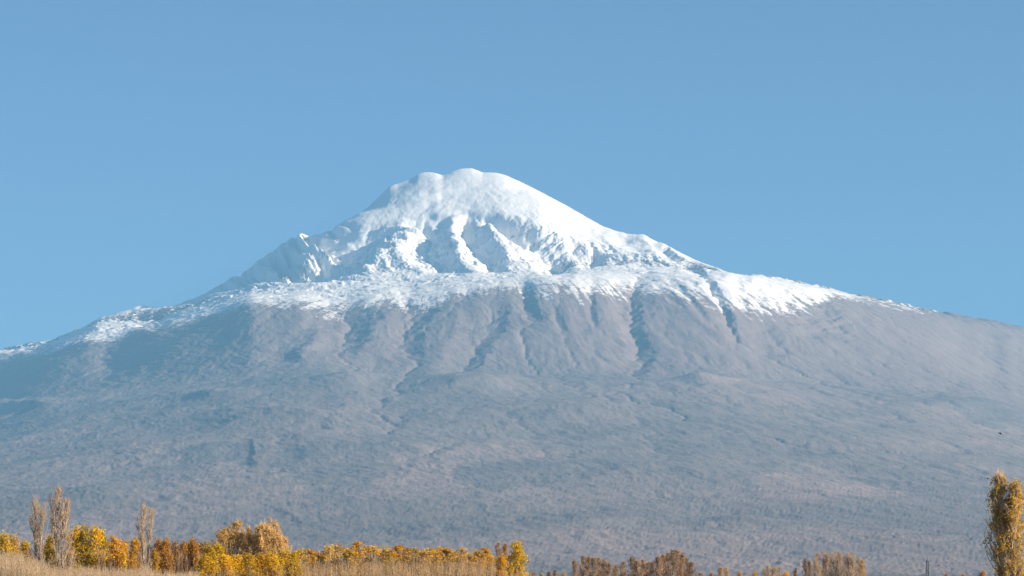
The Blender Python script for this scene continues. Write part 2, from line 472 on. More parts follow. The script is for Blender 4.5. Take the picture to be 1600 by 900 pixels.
        for it in range(ERODE_STEPS):
            best = np.zeros((ny, nx)); rec = ids.copy(); dist = np.full((ny, nx), dx)
            for dy_, dx_, l in nb8:
                sh_ = np.roll(np.roll(H, -dy_, 0), -dx_, 1)
                sl = (H - sh_) / (l * dx) * rg.uniform(0.75, 1.25, (ny, nx))
                if dy_ == -1: sl[0] = -1
                if dy_ == 1: sl[-1] = -1
                if dx_ == -1: sl[:, 0] = -1
                if dx_ == 1: sl[:, -1] = -1
                tgt = np.roll(np.roll(ids, -dy_, 0), -dx_, 1)
                b_ = sl > best
                best = np.where(b_, sl, best); rec = np.where(b_, tgt, rec); dist = np.where(b_, l * dx, dist)
            r_ = rec.ravel(); dl = dist.ravel(); h = H.ravel().copy()
            dep = (r_ != np.arange(n)).astype(np.int32); pt = r_.copy()
            for _ in range(12):
                dep = dep + dep[pt]; pt = pt[pt]
            order = np.argsort(dep, kind='stable'); cuts = np.searchsorted(dep[order], np.arange(dep.max() + 2))
            A = np.full(n, dx * dx)
            for k in range(dep.max(), 0, -1):
                ix = order[cuts[k]:cuts[k + 1]]
                np.add.at(A, r_[ix], A[ix])
            fac = 0.0058 * np.sqrt(A) / dl
            for k in range(1, dep.max() + 1):
                ix = order[cuts[k]:cuts[k + 1]]
                h[ix] = (h[ix] + fac[ix] * h[r_[ix]]) / (1 + fac[ix])
            H = h.reshape(ny, nx)
            lap = np.roll(H, 1, 0) + np.roll(H, -1, 0) + np.roll(H, 1, 1) + np.roll(H, -1, 1) - 4 * H
            lap[0] = lap[-1] = 0; lap[:, 0] = lap[:, -1] = 0
            H = H + 0.036 * lap
        dl_ = H - H0
        dl_ = np.clip(dl_, -140, 20)
        # raise so that the divides stay at the surveyed height
        wxg = np.minimum(np.minimum(gxx + 7000, 7000 - gxx) / 900, np.minimum(gyy - 15500, 31000 - gyy) / 900)
        dl_ *= sstep(wxg)
        fx = np.clip((X + 7000) / dx, 0, nx - 1.001); fy = np.clip((Y - 15500) / dx, 0, ny - 1.001)
        ix = fx.astype(int); iy = fy.astype(int); tx = fx - ix; ty = fy - iy
        ins = (np.abs(X) < 7000) & (Y > 15500) & (Y < 31000)
        val = (dl_[iy, ix] * (1 - tx) + dl_[iy, ix + 1] * tx) * (1 - ty) + (dl_[iy + 1, ix] * (1 - tx) + dl_[iy + 1, ix + 1] * tx) * ty
        return np.where(ins, val, 0)
    er = erode()
    D += er * np.interp(S, [1, 2, 2.9, 3.2, 4, 4.4, 5, 5.3, 5.9, 6.2, 7, 7.5], [0.2, 0.38, 0.5, .45, .45, .45, .4, 1, 1, .12, .05, .5])
    D += zone([0, .3, .6, .5, .7, 1.6, 3.0, .3, 0, 0, 0]) * fin + cl * (5.0 * rib + 4.0 * ridged((X + 0.35 * (Y - 28000)) / 40, Y / 150, 3, 231, 0.6))
    D += 7 * sh * ridged((X * 0.45 + Y * 0.45 + 2 * wx) / 85, (X * 0.5 - Y * 0.3) / 700, 4, 251, 0.6)
    fade_edge = np.clip(np.minimum(PX + 600, 2200 - PX) / 300, 0, 1)
    # keep the surveyed crest line
    keep = 1 - 0.85 * np.exp(-((S - 7) / 0.10) ** 2)
    D *= keep
    Z2 = Z + D
    tt = np.where(S <= 7, np.clip((S - 6.0), 0, 1) ** 2.4, np.clip(1 - (S - 7) / 1.2, 0, 1))
    Z2 = Z2 + tt * (crest_detail * np.interp(px, [630, 655, 750, 775], [1, 1.0, 1.0, 1]))[None, :]
    Z2 = np.where(S < 1, np.minimum(Z2, Z + D * S), Z2)
    edge = np.clip(np.minimum(PX + 600, 2200 - PX) / 500, 0, 1)
    Z2 = np.where(edge < 1, -30 + (Z2 + 30) * sstep(edge) , Z2)

    # ---- snow cover
    snow_line = np.interp(px, [-600, -100, 0, 60, 100, 130, 175, 190, 215, 300, 400, 460, 520, 600, 660, 700, 740, 800, 850, 900, 950, 1000, 1040, 1080, 1130, 1180, 1240, 1265, 1300, 1350, 1440, 1470, 1520, 2200],
                          [640, 585, 558, 550, 540, 532, 533, 527, 516, 498, 474, 474, 480, 472, 472, 463, 455, 448, 446, 450, 448, 446, 447, 452, 463, 467, 467, 464, 463, 470, 488, 489, 480, 600])[None, :]
    wid = np.interp(px, [0, 300, 500, 800, 860, 1000, 1100, 1250, 1300, 1600], [9, 9, 16, 12, 22, 20, 26, 24, 9, 5])[None, :]
    gul3 = ridged(th2 * 230, rad / 2600.0 + wy / 2500, 3, 211, 0.6)
    nz = 0.35 * fbm((X + wx) / 260, (Y + wy) / 420, 4, 161) + 0.55 * gul2 + 0.55 * gul3 + 0.4 * fin
    snow = (snow_line - 3 - PY) / wid + 0.8 * nz
    snow = np.clip(snow * 0.5 + 0.5, -0.5, 2.0)
    # bare rock where the slope is too steep
    dzx = np.gradient(Z2, axis=1) / np.gradient(X, axis=1)
    dzy = np.gradient(Z2, axis=0) / np.gradient(Y, axis=0)
    steep = np.hypot(dzx, dzy)
    snow = snow - 0.55 * sstep((steep - 0.75) / 0.8) * (0.6 + 0.8 * fin)
    lrock = sstep((535 - PX) / 60) * sstep((PX - 380) / 60) * sstep((440 - PY) / 20)
    snow = snow - 0.1 * lrock * (0.3 + fin)
    # wind-scoured rock on the ribs of the cliffs and the right slope
    speck = ridged((X + 0.35 * (Y - 28000)) / 60, Y / 260, 3, 191, 0.65)
    zc = np.interp(S, [4.9, 5.2, 6.0, 6.4], [0.15, 1, 1, 0.0]) + sstep((PX - 880) / 60) * np.interp(S, [4.8, 5.2, 6.9, 7.2], [0, .9, .9, 0.6]) * sstep((1180 - PX) / 60)
    snow = snow - 0.95 * np.clip(zc, 0, 1) * sstep((speck - 0.45) / 0.5)
    edge_l = sstep((PX - 505) / 20) * sstep((625 - PX) / 25) * sstep((S - 6.35) / 0.3)
    snow = snow - 0.95 * edge_l * (0.5 + 0.5 * speck)
    knob_shade = sstep((PX - 440) / 15) * sstep((510 - PX) / 15) * sstep((S - 6.55) / 0.2)  # crest corner painted rock-dark in place of the shade it should lie in
    snow = snow - 0.9 * knob_shade
    ridge_shade = sstep((330 - PX) / 60) * sstep((PX - 125) / 25) * sstep((S - 5.05) / 0.2)  # far-left ridge: patchy rock colour stands in for shade on its snow
    snow = snow - 1.05 * ridge_shade * (0.5 + 0.6 * speck)
    snow = np.clip(snow, 0, 1)

    verts = np.stack([X, Y, Z2], -1).reshape(-1, 3)
    i = np.arange(R * M).reshape(R, M)
    faces = np.stack([i[:-1, :-1], i[:-1, 1:], i[1:, 1:], i[1:, :-1]], -1).reshape(-1, 4)
    me = mesh_from_arrays('mountain', verts, faces, True)
    at = me.attributes.new('snow', 'FLOAT', 'POINT'); at.data.foreach_set('value', snow.astype(np.float32).ravel())
    zone_attr = sstep((S - 2.95 + 0.08 * fin + 0.16 * low) / 0.4)
    at = me.attributes.new('flank', 'FLOAT', 'POINT'); at.data.foreach_set('value', zone_attr.astype(np.float32).ravel())
    return me

def mountain_material():
    m, nt, out = new_mat('mountain_rock_and_snow')
    L = nt.links.new
    tc = nd(nt, 'ShaderNodeTexCoord')
    def noise(scale, detail=6, rough=0.6, stretch=(1, 1, 1), dist=0.0):
        mp = nd(nt, 'ShaderNodeMapping'); mp.inputs['Scale'].default_value = stretch
        L(tc.outputs['Object'], mp.inputs['Vector'])
        n = nd(nt, 'ShaderNodeTexNoise', Scale=scale, Detail=detail, Roughness=rough, Distortion=dist)
        L(mp.outputs[0], n.inputs['Vector'])
        return n
    n_big = noise(1 / 1400.0, 5, 0.6, dist=0.6)
    n_mid = noise(1 / 260.0, 8, 0.65)
    n_fine = noise(1 / 55.0, 6, 0.7)
    # lava field: dry steppe grass over dark lava
    mixn = nd(nt, 'ShaderNodeMath', operation='MULTIPLY_ADD'); mixn.inputs[1].default_value = 0.5
    L(n_mid.outputs[0], mixn.inputs[0])
    hb = nd(nt, 'ShaderNodeMath', operation='MULTIPLY'); hb.inputs[1].default_value = 0.5
    L(n_big.outputs[0], hb.inputs[0]); L(hb.outputs[0], mixn.inputs[2])
    apron = ramp(nt, [(0.36, (0.163, 0.147, 0.143)), (0.46, (0.194, 0.163, 0.154)), (0.55, (0.228, 0.185, 0.171)), (0.68, (0.265, 0.214, 0.195))], mixn.outputs[0])
    flank = ramp(nt, [(0.36, (0.195, 0.15, 0.142)), (0.5, (0.225, 0.173, 0.162)), (0.66, (0.26, 0.20, 0.186))], mixn.outputs[0])
    # flow units, each with its own tone
    wmap = nd(nt, 'ShaderNodeMapping'); wmap.inputs['Scale'].default_value = (1 / 800.0, 1 / 1900.0, 1 / 900.0)
    L(tc.outputs['Object'], wmap.inputs['Vector'])
    wnz = noise(1 / 420.0, 4, 0.6)
    wadd = nd(nt, 'ShaderNodeMix', data_type='RGBA', blend_type='LINEAR_LIGHT'); wadd.inputs['Factor'].default_value = 0.35
    L(wmap.outputs[0], wadd.inputs['A']); L(wnz.outputs['Color'], wadd.inputs['B'])
    vor = nd(nt, 'ShaderNodeTexVoronoi', Scale=1.0)
    L(wadd.outputs['Result'], vor.inputs['Vector'])
    unit = ramp(nt, [(0.1, (0.76, 0.81, 0.84)), (0.5, (1.0, 0.98, 0.97)), (0.9, (1.22, 1.14, 1.11))], vor.outputs['Color'])
    unit_mix = nd(nt, 'ShaderNodeMix', data_type='RGBA', blend_type='MULTIPLY'); unit_mix.inputs['Factor'].default_value = 1.0
    L(apron.outputs[0], unit_mix.inputs['A']); L(unit.outputs[0], unit_mix.inputs['B'])
    n_dash = noise(1 / 26.0, 3, 0.6, (0.55, 1.0, 1.0))
    dash = ramp(nt, [(0.40, 0.94), (0.52, 1.0), (0.62, 1.08), (0.72, 1.25)], n_dash.outputs[0])
    dash_mix = nd(nt, 'ShaderNodeMix', data_type='RGBA', blend_type='MULTIPLY'); dash_mix.inputs['Factor'].default_value = 1.0
    L(unit_mix.outputs['Result'], dash_mix.inputs['A']); L(dash.outputs[0], dash_mix.inputs['B'])
    af = nd(nt, 'ShaderNodeAttribute', attribute_name='flank')
    rock = nd(nt, 'ShaderNodeMix', data_type='RGBA')
    L(af.outputs['Fac'], rock.inputs['Factor']); L(dash_mix.outputs['Result'], rock.inputs['A']); L(flank.outputs[0], rock.inputs['B'])
    spk = ramp(nt, [(0.35, 0.94), (0.5, 1.0), (0.66, 1.06)], n_fine.outputs[0])
    rock2 = nd(nt, 'ShaderNodeMix', data_type='RGBA', blend_type='MULTIPLY'); rock2.inputs['Factor'].default_value = 1.0
    L(rock.outputs['Result'], rock2.inputs['A']); L(spk.outputs[0], rock2.inputs['B'])
    # snow
    asn = nd(nt, 'ShaderNodeAttribute', attribute_name='snow')
    nsub = nd(nt, 'ShaderNodeMath', operation='SUBTRACT'); nsub.inputs[1].default_value = 0.5
    L(n_fine.outputs[0], nsub.inputs[0])
    nmul = nd(nt, 'ShaderNodeMath', operation='MULTIPLY_ADD'); nmul.inputs[1].default_value = 1.6
    L(nsub.outputs[0], nmul.inputs[0]); L(asn.outputs['Fac'], nmul.inputs[2])
    smask = ramp(nt, [(0.36, 0.0), (0.70, 1.0)], nmul.outputs[0])
    scol = ramp(nt, [(0.3, (0.80, 0.785, 0.77)), (0.6, (0.87, 0.85, 0.825))], n_mid.outputs[0])
    col = nd(nt, 'ShaderNodeMix', data_type='RGBA')
    L(smask.outputs[0], col.inputs['Factor']); L(rock2.outputs['Result'], col.inputs['A']); L(scol.outputs[0], col.inputs['B'])
    # fine relief
    nb1 = noise(1 / 42.0, 6, 0.65)
    bmp = nd(nt, 'ShaderNodeBump'); bmp.inputs['Distance'].default_value = 14.0; bmp.inputs['Strength'].default_value = 0.09
    L(nb1.outputs[0], bmp.inputs['Height'])
    bs = nd(nt, 'ShaderNodeBsdfPrincipled'); bs.inputs['Roughness'].default_value = 0.9
    bs.inputs['Specular IOR Level'].default_value = 0.1
    L(col.outputs['Result'], bs.inputs['Base Color']); L(bmp.outputs[0], bs.inputs['Normal'])
    L(bs.outputs[0], out.inputs['Surface'])
    return m

mt = link_mesh('mountain', mountain(), mountain_material())
tag(mt, 'snow-capped volcanic mountain with bare grey-brown flanks above a wide lava apron', kind='structure')

# the plain
def ground_material():
    m, nt, out = new_mat('dry_plain')
    L = nt.links.new
    tc = nd(nt, 'ShaderNodeTexCoord')
    n1 = nd(nt, 'ShaderNodeTexNoise', Scale=0.004, Detail=8.0, Roughness=0.65)
    n2 = nd(nt, 'ShaderNodeTexNoise', Scale=0.6, Detail=6.0)
    L(tc.outputs['Object'], n1.inputs['Vector']); L(tc.outputs['Object'], n2.inputs['Vector'])
    r = ramp(nt, [(0.35, (0.12, 0.10, 0.07)), (0.6, (0.24, 0.19, 0.12))], n1.outputs[0])
    r2 = ramp(nt, [(0.3, 0.75), (0.7, 1.2)], n2.outputs[0])
    mx = nd(nt, 'ShaderNodeMix', data_type='RGBA', blend_type='MULTIPLY'); mx.inputs['Factor'].default_value = 1
    L(r.outputs[0], mx.inputs['A']); L(r2.outputs[0], mx.inputs['B'])
    b = nd(nt, 'ShaderNodeBsdfDiffuse'); L(mx.outputs['Result'], b.inputs[0]); L(b.outputs[0], out.inputs['Surface'])
    return m
G = 90000.0
gx = np.linspace(-G, G, 25); gy = np.linspace(-8000, 120000, 25)
gv = np.array([(x, y, 0) for y in gy for x in gx])
gi = np.arange(625).reshape(25, 25)
gf = np.stack([gi[:-1, :-1], gi[:-1, 1:], gi[1:, 1:], gi[1:, :-1]], -1).reshape(-1, 4)
gr = link_mesh('ground', mesh_from_arrays('ground', gv, gf), ground_material())
tag(gr, 'flat dry plain at the foot of the mountain', kind='structure')

# the air: one even haze round the camera, the plain and the mountain
def haze():
    m, nt, out = new_mat('haze')
    v = nd(nt, 'ShaderNodeVolumePrincipled')
    v.inputs['Density'].default_value = HAZE_DENSITY
    v.inputs['Color'].default_value = (*HAZE_COLOR, 1)
    v.inputs['Anisotropy'].default_value = 0.0
    nt.links.new(v.outputs[0], out.inputs['Volume'])
    x0, x1, y0, y1, z0, z1 = -G - 500, G + 500, -8500, 120500, -60, 4360
    vv = np.array([(x, y, z) for z in (z0, z1) for y in (y0, y1) for x in (x0, x1)])
    ff = np.array([(0, 2, 3, 1), (4, 5, 7, 6), (0, 1, 5, 4), (2, 6, 7, 3), (0, 4, 6, 2), (1, 3, 7, 5)])
    o = link_mesh('haze', mesh_from_arrays('haze', vv, ff), m)
    tag(o, 'pale blue haze over the plain and the mountain', 'haze', kind='stuff')
haze()

# ---- TREES ------------------------------------------------------------------ trees along the foot of the picture
def at(px, Y):
    return ((px - 800.0) / F * Y, Y)

def height(top, Y):
    return (HORIZON - top) / F * Y + EYE

def tubes(p0, p1, r0, r1, n=3):
    p0 = np.asarray(p0, float); p1 = np.asarray(p1, float)
    r0 = np.broadcast_to(np.asarray(r0, float), (len(p0),)); r1 = np.broadcast_to(np.asarray(r1, float), (len(p0),))
    a = p1 - p0; a /= np.linalg.norm(a, axis=1, keepdims=True) + 1e-9
    ref = np.where(np.abs(a[:, 2:3]) > 0.9, np.array([[1.0, 0, 0]]), np.array([[0, 0, 1.0]]))
    u = np.cross(a, ref); u /= np.linalg.norm(u, axis=1, keepdims=True) + 1e-9
    v = np.cross(a, u)
    vs_, N = [], len(p0)
    for p, r in ((p0, r0), (p1, r1)):
        for k in range(n):
            t = 2 * math.pi * k / n
            vs_.append(p + r[:, None] * (math.cos(t) * u + math.sin(t) * v))
    V = np.stack(vs_, 1)                                  # N, 2n, 3
    f = np.array([[k, (k + 1) % n, n + (k + 1) % n, n + k] for k in range(n)])
    Fc = (np.arange(N)[:, None, None] * (2 * n) + f[None]).reshape(-1, 4)
    return V.reshape(-1, 3), Fc

def leaves(c, size, r):
    N = len(c)
    n = r.normal(size=(N, 3)); n /= np.linalg.norm(n, axis=1, keepdims=True)
    t = np.cross(n, r.normal(size=(N, 3))); t /= np.linalg.norm(t, axis=1, keepdims=True)
    b = np.cross(n, t)
    s_ = (size * r.uniform(0.65, 1.35, N))[:, None]
    V = np.stack([c + t * s_ * 0.62, c + b * s_ * 0.42, c - t * s_ * 0.5, c - b * s_ * 0.42], 1)
    return V.reshape(-1, 3), np.arange(4 * N).reshape(N, 4)

def join(parts):
    V, Fs, o = [], [], 0
    for v, f in parts:
        V.append(v); Fs.append(f + o); o += len(v)
    return np.concatenate(V), np.concatenate(Fs)

def chain(pts, rads, n=6):
    pts = np.asarray(pts, float)
    return tubes(pts[:-1], pts[1:], rads[:-1], rads[1:], n)

def poplar_meshes(name, H, W, nb, ntw, nleaf, lsize, seed, leaders=1, foot=0.06, twig_r=0.016, leaf_zone=(0.0, 1.0), leaf_out=0.25, split=0.25, side=0.0, top_width=1.0):
    """Upright poplar: trunk with steep limbs, and a crown of upright twigs and leaves."""
    r = np.random.default_rng(seed)
    env = lambda t: np.clip(np.interp(t, [0, .06, .25, .5, .75, .9, 1.0], [.3, .5, .85, 1.0, .9 * top_width, .62 * top_width ** 2, .15]), 0.05, 1)
    tr_parts, tw0, tw1, rr0, rr1, lc = [], [], [], [], [], []
    for k in range(leaders):
        Hk = H * (1.0 if k == 0 else r.uniform(0.86, 0.96))
        ox, oy = (0, 0) if leaders == 1 else ((k - (leaders - 1) / 2) * W * 0.2, r.uniform(-.2, .2) * W)
        zz = np.linspace(0, Hk, 10)
        cx = ox * sstep(zz / (Hk * split)) + 0.012 * H * np.sin(zz / H * 7 + k * 2); cy = oy * sstep(zz / (Hk * split)) + 0.01 * H * np.cos(zz / H * 6 + k)
        rad = np.maximum(0.013 * H * (1 - zz / Hk) ** 0.8 / (leaders ** 0.5), 0.012)
        tr_parts.append(chain(np.stack([cx, cy, zz], 1), rad, 6))
        nbk = nb // leaders
        z0 = Hk * (foot + (0.93 - foot) * r.uniform(0, 1, nbk) ** 0.9)
        ph = r.uniform(0, 2 * math.pi, nbk)
        bl = np.minimum(H * r.uniform(0.12, 0.3, nbk), (Hk - z0) * r.uniform(0.55, 1.0, nbk) + 0.02 * H)
        Wk = W if leaders == 1 else W * 0.72
        reach = Wk / 2 * env(np.clip((z0 + bl * 0.7) / Hk, 0, 1)) * r.uniform(0.45, 1.05, nbk)
        P = []
        for t in (0, .33, .66, 1.0):
            q = 1 - (1 - t) ** 1.8
            bx = np.interp(z0, zz, cx); by = np.interp(z0, zz, cy)
            P.append(np.stack([bx + np.cos(ph) * reach * q, by + np.sin(ph) * reach * q, z0 + bl * t], 1))
        br = np.maximum(0.0035 * H * r.uniform(.6, 1.2, nbk) * (1 - z0 / Hk * .6), 0.014)
        for i in range(3):
            tr_parts.append(tubes(P[i], P[i + 1], br * (1 - i * .28), br * (1 - (i + 1) * .28), 4))
        ntk = ntw // leaders
        bi = r.integers(0, nbk, ntk); t = r.uniform(0.15, 1.0, ntk) * 3
        i0 = np.minimum(t.astype(int), 2); ft = (t - i0)[:, None]
        PP = np.stack(P, 0)
        base = PP[i0, bi] * (1 - ft) + PP[i0 + 1, bi] * ft
        a2 = r.uniform(0, 2 * math.pi, ntk); ln = H * r.uniform(0.025, 0.075, ntk)
        sp = r.uniform(0.1, 0.5, ntk)
        tip = base + np.stack([np.cos(a2) * ln * sp, np.sin(a2) * ln * sp, ln * r.uniform(.75, 1.0, ntk)], 1)
        tw0.append(base); tw1.append(tip)
    tw0 = np.concatenate(tw0); tw1 = np.concatenate(tw1)
    parts = [tubes(tw0, tw1, twig_r, twig_r * 0.45, 3)]
    tv, tf = join(tr_parts)
    trunk = mesh_from_arrays(name + '_trunk', tv, tf)
    v, f = join(parts)
    crown = mesh_from_arrays(name + '_twigs', v, f)
    foliage = None
    if nleaf:
        li = r.integers(0, len(tw0), nleaf * 3)
        lt = r.uniform(0.1, 1.05, len(li))[:, None]
        c = tw0[li] * (1 - lt) + tw1[li] * lt + r.normal(size=(len(li), 3)) * leaf_out * 0.5
        hz = c[:, 2] / H
        clump = fbm(c[:, 0] / (0.16 * W + .3) + seed, c[:, 2] / (0.06 * H + .3) + c[:, 1] * .4, 2, seed % 40)
        keep = (hz > leaf_zone[0]) & (hz < leaf_zone[1]) & (clump + side * c[:, 0] / W > -0.12 + r.uniform(-.35, .35, len(li)))
        c = c[keep][:nleaf]
        v, f = leaves(c, lsize, r)
        foliage = mesh_from_arrays(name + '_leaves', v, f)
    return trunk, crown, foliage

def broad_meshes(name, H, W, nclump, nleaf, lsize, seed, low=0.12):
    """Rounded, many-stemmed autumn tree: trunk and limbs, twigs, and clumps of leaves."""
    r = np.random.default_rng(seed)
    zz = np.linspace(0, H * 0.75, 7)
    cx = 0.02 * H * np.sin(zz / H * 6 + seed); cy = 0.02 * H * np.cos(zz / H * 5 + seed)
    tr = [chain(np.stack([cx, cy, zz], 1), np.maximum(0.016 * H * (1 - zz / H), .02), 6)]
    t = low + (0.93 - low) * r.uniform(0, 1, nclump)
    envr = np.interp(t, [0, .15, .4, .65, .85, .95], [.6, .85, 1.0, .95, .6, .15])
    ph = r.uniform(0, 2 * math.pi, nclump); rho = W / 2 * envr * np.sqrt(r.uniform(.08, 1, nclump)) * 0.88
    cc = np.stack([np.cos(ph) * rho, np.sin(ph) * rho, t * H], 1)
    zb = np.clip(cc[:, 2] - H * r.uniform(.15, .35, nclump), 0.06 * H, 0.7 * H)
    b0 = np.stack([np.interp(zb, zz, cx), np.interp(zb, zz, cy), zb], 1)
    mid = b0 * .5 + cc * .5 + np.stack([cc[:, 0] * .18, cc[:, 1] * .18, -0.02 * H * np.ones(nclump)], 1)
    tr.append(tubes(b0, mid, 0.006 * H, 0.004 * H, 4)); tr.append(tubes(mid, cc, 0.004 * H, 0.0015 * H, 4))
    trunk = mesh_from_arrays(name + '_trunk', *join(tr))
    nt_ = nclump * 10
    ci = r.integers(0, nclump, nt_)
    tip = cc[ci] + r.normal(size=(nt_, 3)) * np.array([.09 * W, .09 * W, .05 * H]) + np.array([0, 0, .02 * H])
    twigs = mesh_from_arrays(name + '_twigs', *tubes(cc[ci] - np.array([0, 0, .03 * H]), tip, .014, .006, 3))
    ci = r.integers(0, nclump, nleaf)
    c = cc[ci] + r.normal(size=(nleaf, 3)) * np.array([.095 * W, .095 * W, .042 * H])
    c[:, 2] = np.maximum(c[:, 2], 0.03 * H)
    lv = mesh_from_arrays(name + '_leaves', *leaves(c, lsize, r))
    return trunk, twigs, lv

M_BARK = bark_material('pale_poplar_bark', (0.24, 0.19, 0.14), (0.50, 0.42, 0.33))
M_DARKBARK = bark_material('brown_bark', (0.10, 0.075, 0.055), (0.24, 0.18, 0.13))
M_TWIG = bark_material('bare_twigs', (0.27, 0.19, 0.12), (0.50, 0.37, 0.25))
M_TWIGRED = bark_material('reddish_twigs', (0.24, 0.155, 0.105), (0.46, 0.30, 0.20))
M_TWIGGREY = bark_material('grey_twigs', (0.14, 0.125, 0.11), (0.28, 0.24, 0.20))
M_DRY = bark_material('dry_stems', (0.25, 0.18, 0.115), (0.50, 0.375, 0.245))
M_STRAW = bark_material('brightened_twigs', (0.46, 0.31, 0.14), (0.70, 0.50, 0.26))  # twig colour made paler to brighten crowns lying in their own shade
M_DRYB = bark_material('brown_dry_stems', (0.23, 0.155, 0.09), (0.44, 0.31, 0.18))
L_YEL = leaf_material('yellow_leaves', [(0, (0.60, 0.36, 0.01)), (.5, (0.82, 0.52, 0.015)), (1, (0.90, 0.64, 0.03))])
L_GREENYEL = leaf_material('green_yellow_leaves', [(0, (0.26, 0.20, 0.012)), (.35, (0.58, 0.39, 0.015)), (1, (0.82, 0.55, 0.02))])
L_GOLD = leaf_material('golden_leaves', [(0, (0.50, 0.27, 0.012)), (.5, (0.76, 0.42, 0.02)), (1, (0.84, 0.54, 0.04))])
L_RUST = leaf_material('rust_leaves', [(0, (0.34, 0.15, 0.02)), (.5, (0.62, 0.31, 0.04)), (1, (0.76, 0.44, 0.07))])
L_OCHRE = leaf_material('ochre_leaves', [(0, (0.58, 0.34, 0.08)), (.5, (0.76, 0.47, 0.10)), (1, (0.86, 0.58, 0.15))])
L_POP = leaf_material('olive_gold_leaves', [(0, (0.20, 0.15, 0.012)), (.25, (0.52, 0.33, 0.02)), (.7, (0.78, 0.47, 0.025)), (1, (0.88, 0.60, 0.04))], 0.55)
L_BROWN = leaf_material('brown_leaves', [(0, (0.27, 0.15, 0.055)), (.5, (0.48, 0.28, 0.10)), (1, (0.62, 0.40, 0.17))])

_SPREAD = {}
def spread(proto):
    me = proto[2] or proto[1]
    if me.name not in _SPREAD:
        a = np.zeros(len(me.vertices) * 3, np.float32); me.vertices.foreach_get('co', a); a = a.reshape(-1, 3)
        _SPREAD[me.name] = float(np.mean([np.percentile(a[:, k], 97) - np.percentile(a[:, k], 3) for k in (0, 1)]))
    return _SPREAD[me.name]

def plant(name, px, top, width, Y, proto, mats, label, group=None, cat='tree', rz=None, W0=1.0, H0=1.0):
    """One tree: an empty at its foot, with trunk, twigs and leaves as children; the meshes are shared between alike trees."""
    x, y = at(px, Y)
    H = height(top, Y); W = width / F * Y
    W0 = spread(proto)
    e = empty(name, (x, y, 0), random.uniform(0, 6.28) if rz is None else rz, (W / W0, W / W0, H / H0))
    for nm, me, mt_ in zip(('trunk', 'twigs', 'leaves'), proto, mats):
        if me is None: continue
        o = bpy.data.objects.new(nm, me); C.objects.link(o); o.parent = e
        if not me.materials: me.materials.append(mt_)
        if nm == 'twigs': o['kind'] = 'stuff'
        o.material_slots[0].link = 'OBJECT'; o.material_slots[0].material = mt_
    tag(e, label, cat, group)
    return e

ORD = ['first', 'second', 'third', 'fourth', 'fifth', 'sixth', 'seventh', 'eighth', 'ninth', 'tenth', 'eleventh', 'twelfth', 'thirteenth', 'fourteenth', 'fifteenth', 'sixteenth', 'seventeenth', 'eighteenth', 'nineteenth', 'twentieth',
       'twenty-first', 'twenty-second', 'twenty-third', 'twenty-fourth', 'twenty-fifth', 'twenty-sixth', 'twenty-seventh', 'twenty-eighth']

# nominal shapes (metres)
bareA = poplar_meshes('bare_poplar_tall', 16, 3.3, 110, 1700, 260, 0.16, 1, leaders=2, split=0.3)
bareB = poplar_meshes('bare_poplar_forked', 16, 2.8, 90, 1350, 240, 0.15, 2, leaders=2, split=0.45)
bareC = poplar_meshes('bare_poplar_thin', 16, 2.4, 80, 1300, 90, 0.15, 3, leaders=2, split=0.25)
goldP = poplar_meshes('golden_poplar', 18, 5.6, 300, 4600, 9000, 0.20, 4, leaders=2, leaf_out=0.3, split=0.2, side=0.35, top_width=0.72)
youngs = [poplar_meshes('young_poplar_%d' % i, 8, 1.5, 46, 420, n, 0.15, 10 + i, leaf_zone=(lo, 1.05), foot=0.25, twig_r=0.012) for i, (n, lo) in enumerate([(700, .5), (480, .6), (300, .55), (900, .45)])]
columns = [poplar_meshes('column_poplar_%d' % i, 14, 2.6, 90, 1100, 1500, 0.22, 20 + i) for i in range(4)]
domes = [poplar_meshes('dome_poplar_%d' % i, 12, 4.4, 190, 3000, 5200, 0.17, 30 + i, leaders=3, split=0.2) for i in range(2)]
brush = [poplar_meshes('brush_poplar_%d' % i, 14, 3.4, 150, 3000, 0, 0.2, 40 + i, leaders=3, split=0.15) for i in range(3)]
broads = [broad_meshes('broad_tree_%d' % i, 9, 2.6, 44, 3800, 0.20, 50 + i) for i in range(4)]
cones = [broad_meshes('small_cone_tree_%d' % i, 6, 1.3, 26, 1300, 0.16, 60 + i, low=0.05) for i in range(2)]

# -- tall leafless poplars at the left
plant('bare_poplar_tree', 60, 780, 23, 462, bareB, (M_BARK, M_TWIG, L_OCHRE), 'forked leafless poplar, leftmost of the three tall bare poplars', 'tall bare poplars', rz=.2, W0=2.8, H0=16)
plant('bare_poplar_tree', 95, 765, 31, 458, bareA, (M_BARK, M_TWIG, L_OCHRE), 'tallest and widest of the three leafless poplars at the left', 'tall bare poplars', rz=.1, W0=3.3, H0=16)
plant('bare_poplar_tree', 229, 789, 22, 470, bareC, (M_BARK, M_TWIG, L_OCHRE), 'thin pale leafless poplar standing alone among orange trees', 'tall bare poplars', rz=.05, W0=2.4, H0=16)
# -- big golden poplar at the right edge
plant('golden_poplar_tree', 1574, 745, 47, 432, goldP, (M_BARK, M_STRAW, L_POP), 'tall golden poplar at the right edge of the picture', rz=0.0, W0=5.6, H0=18)

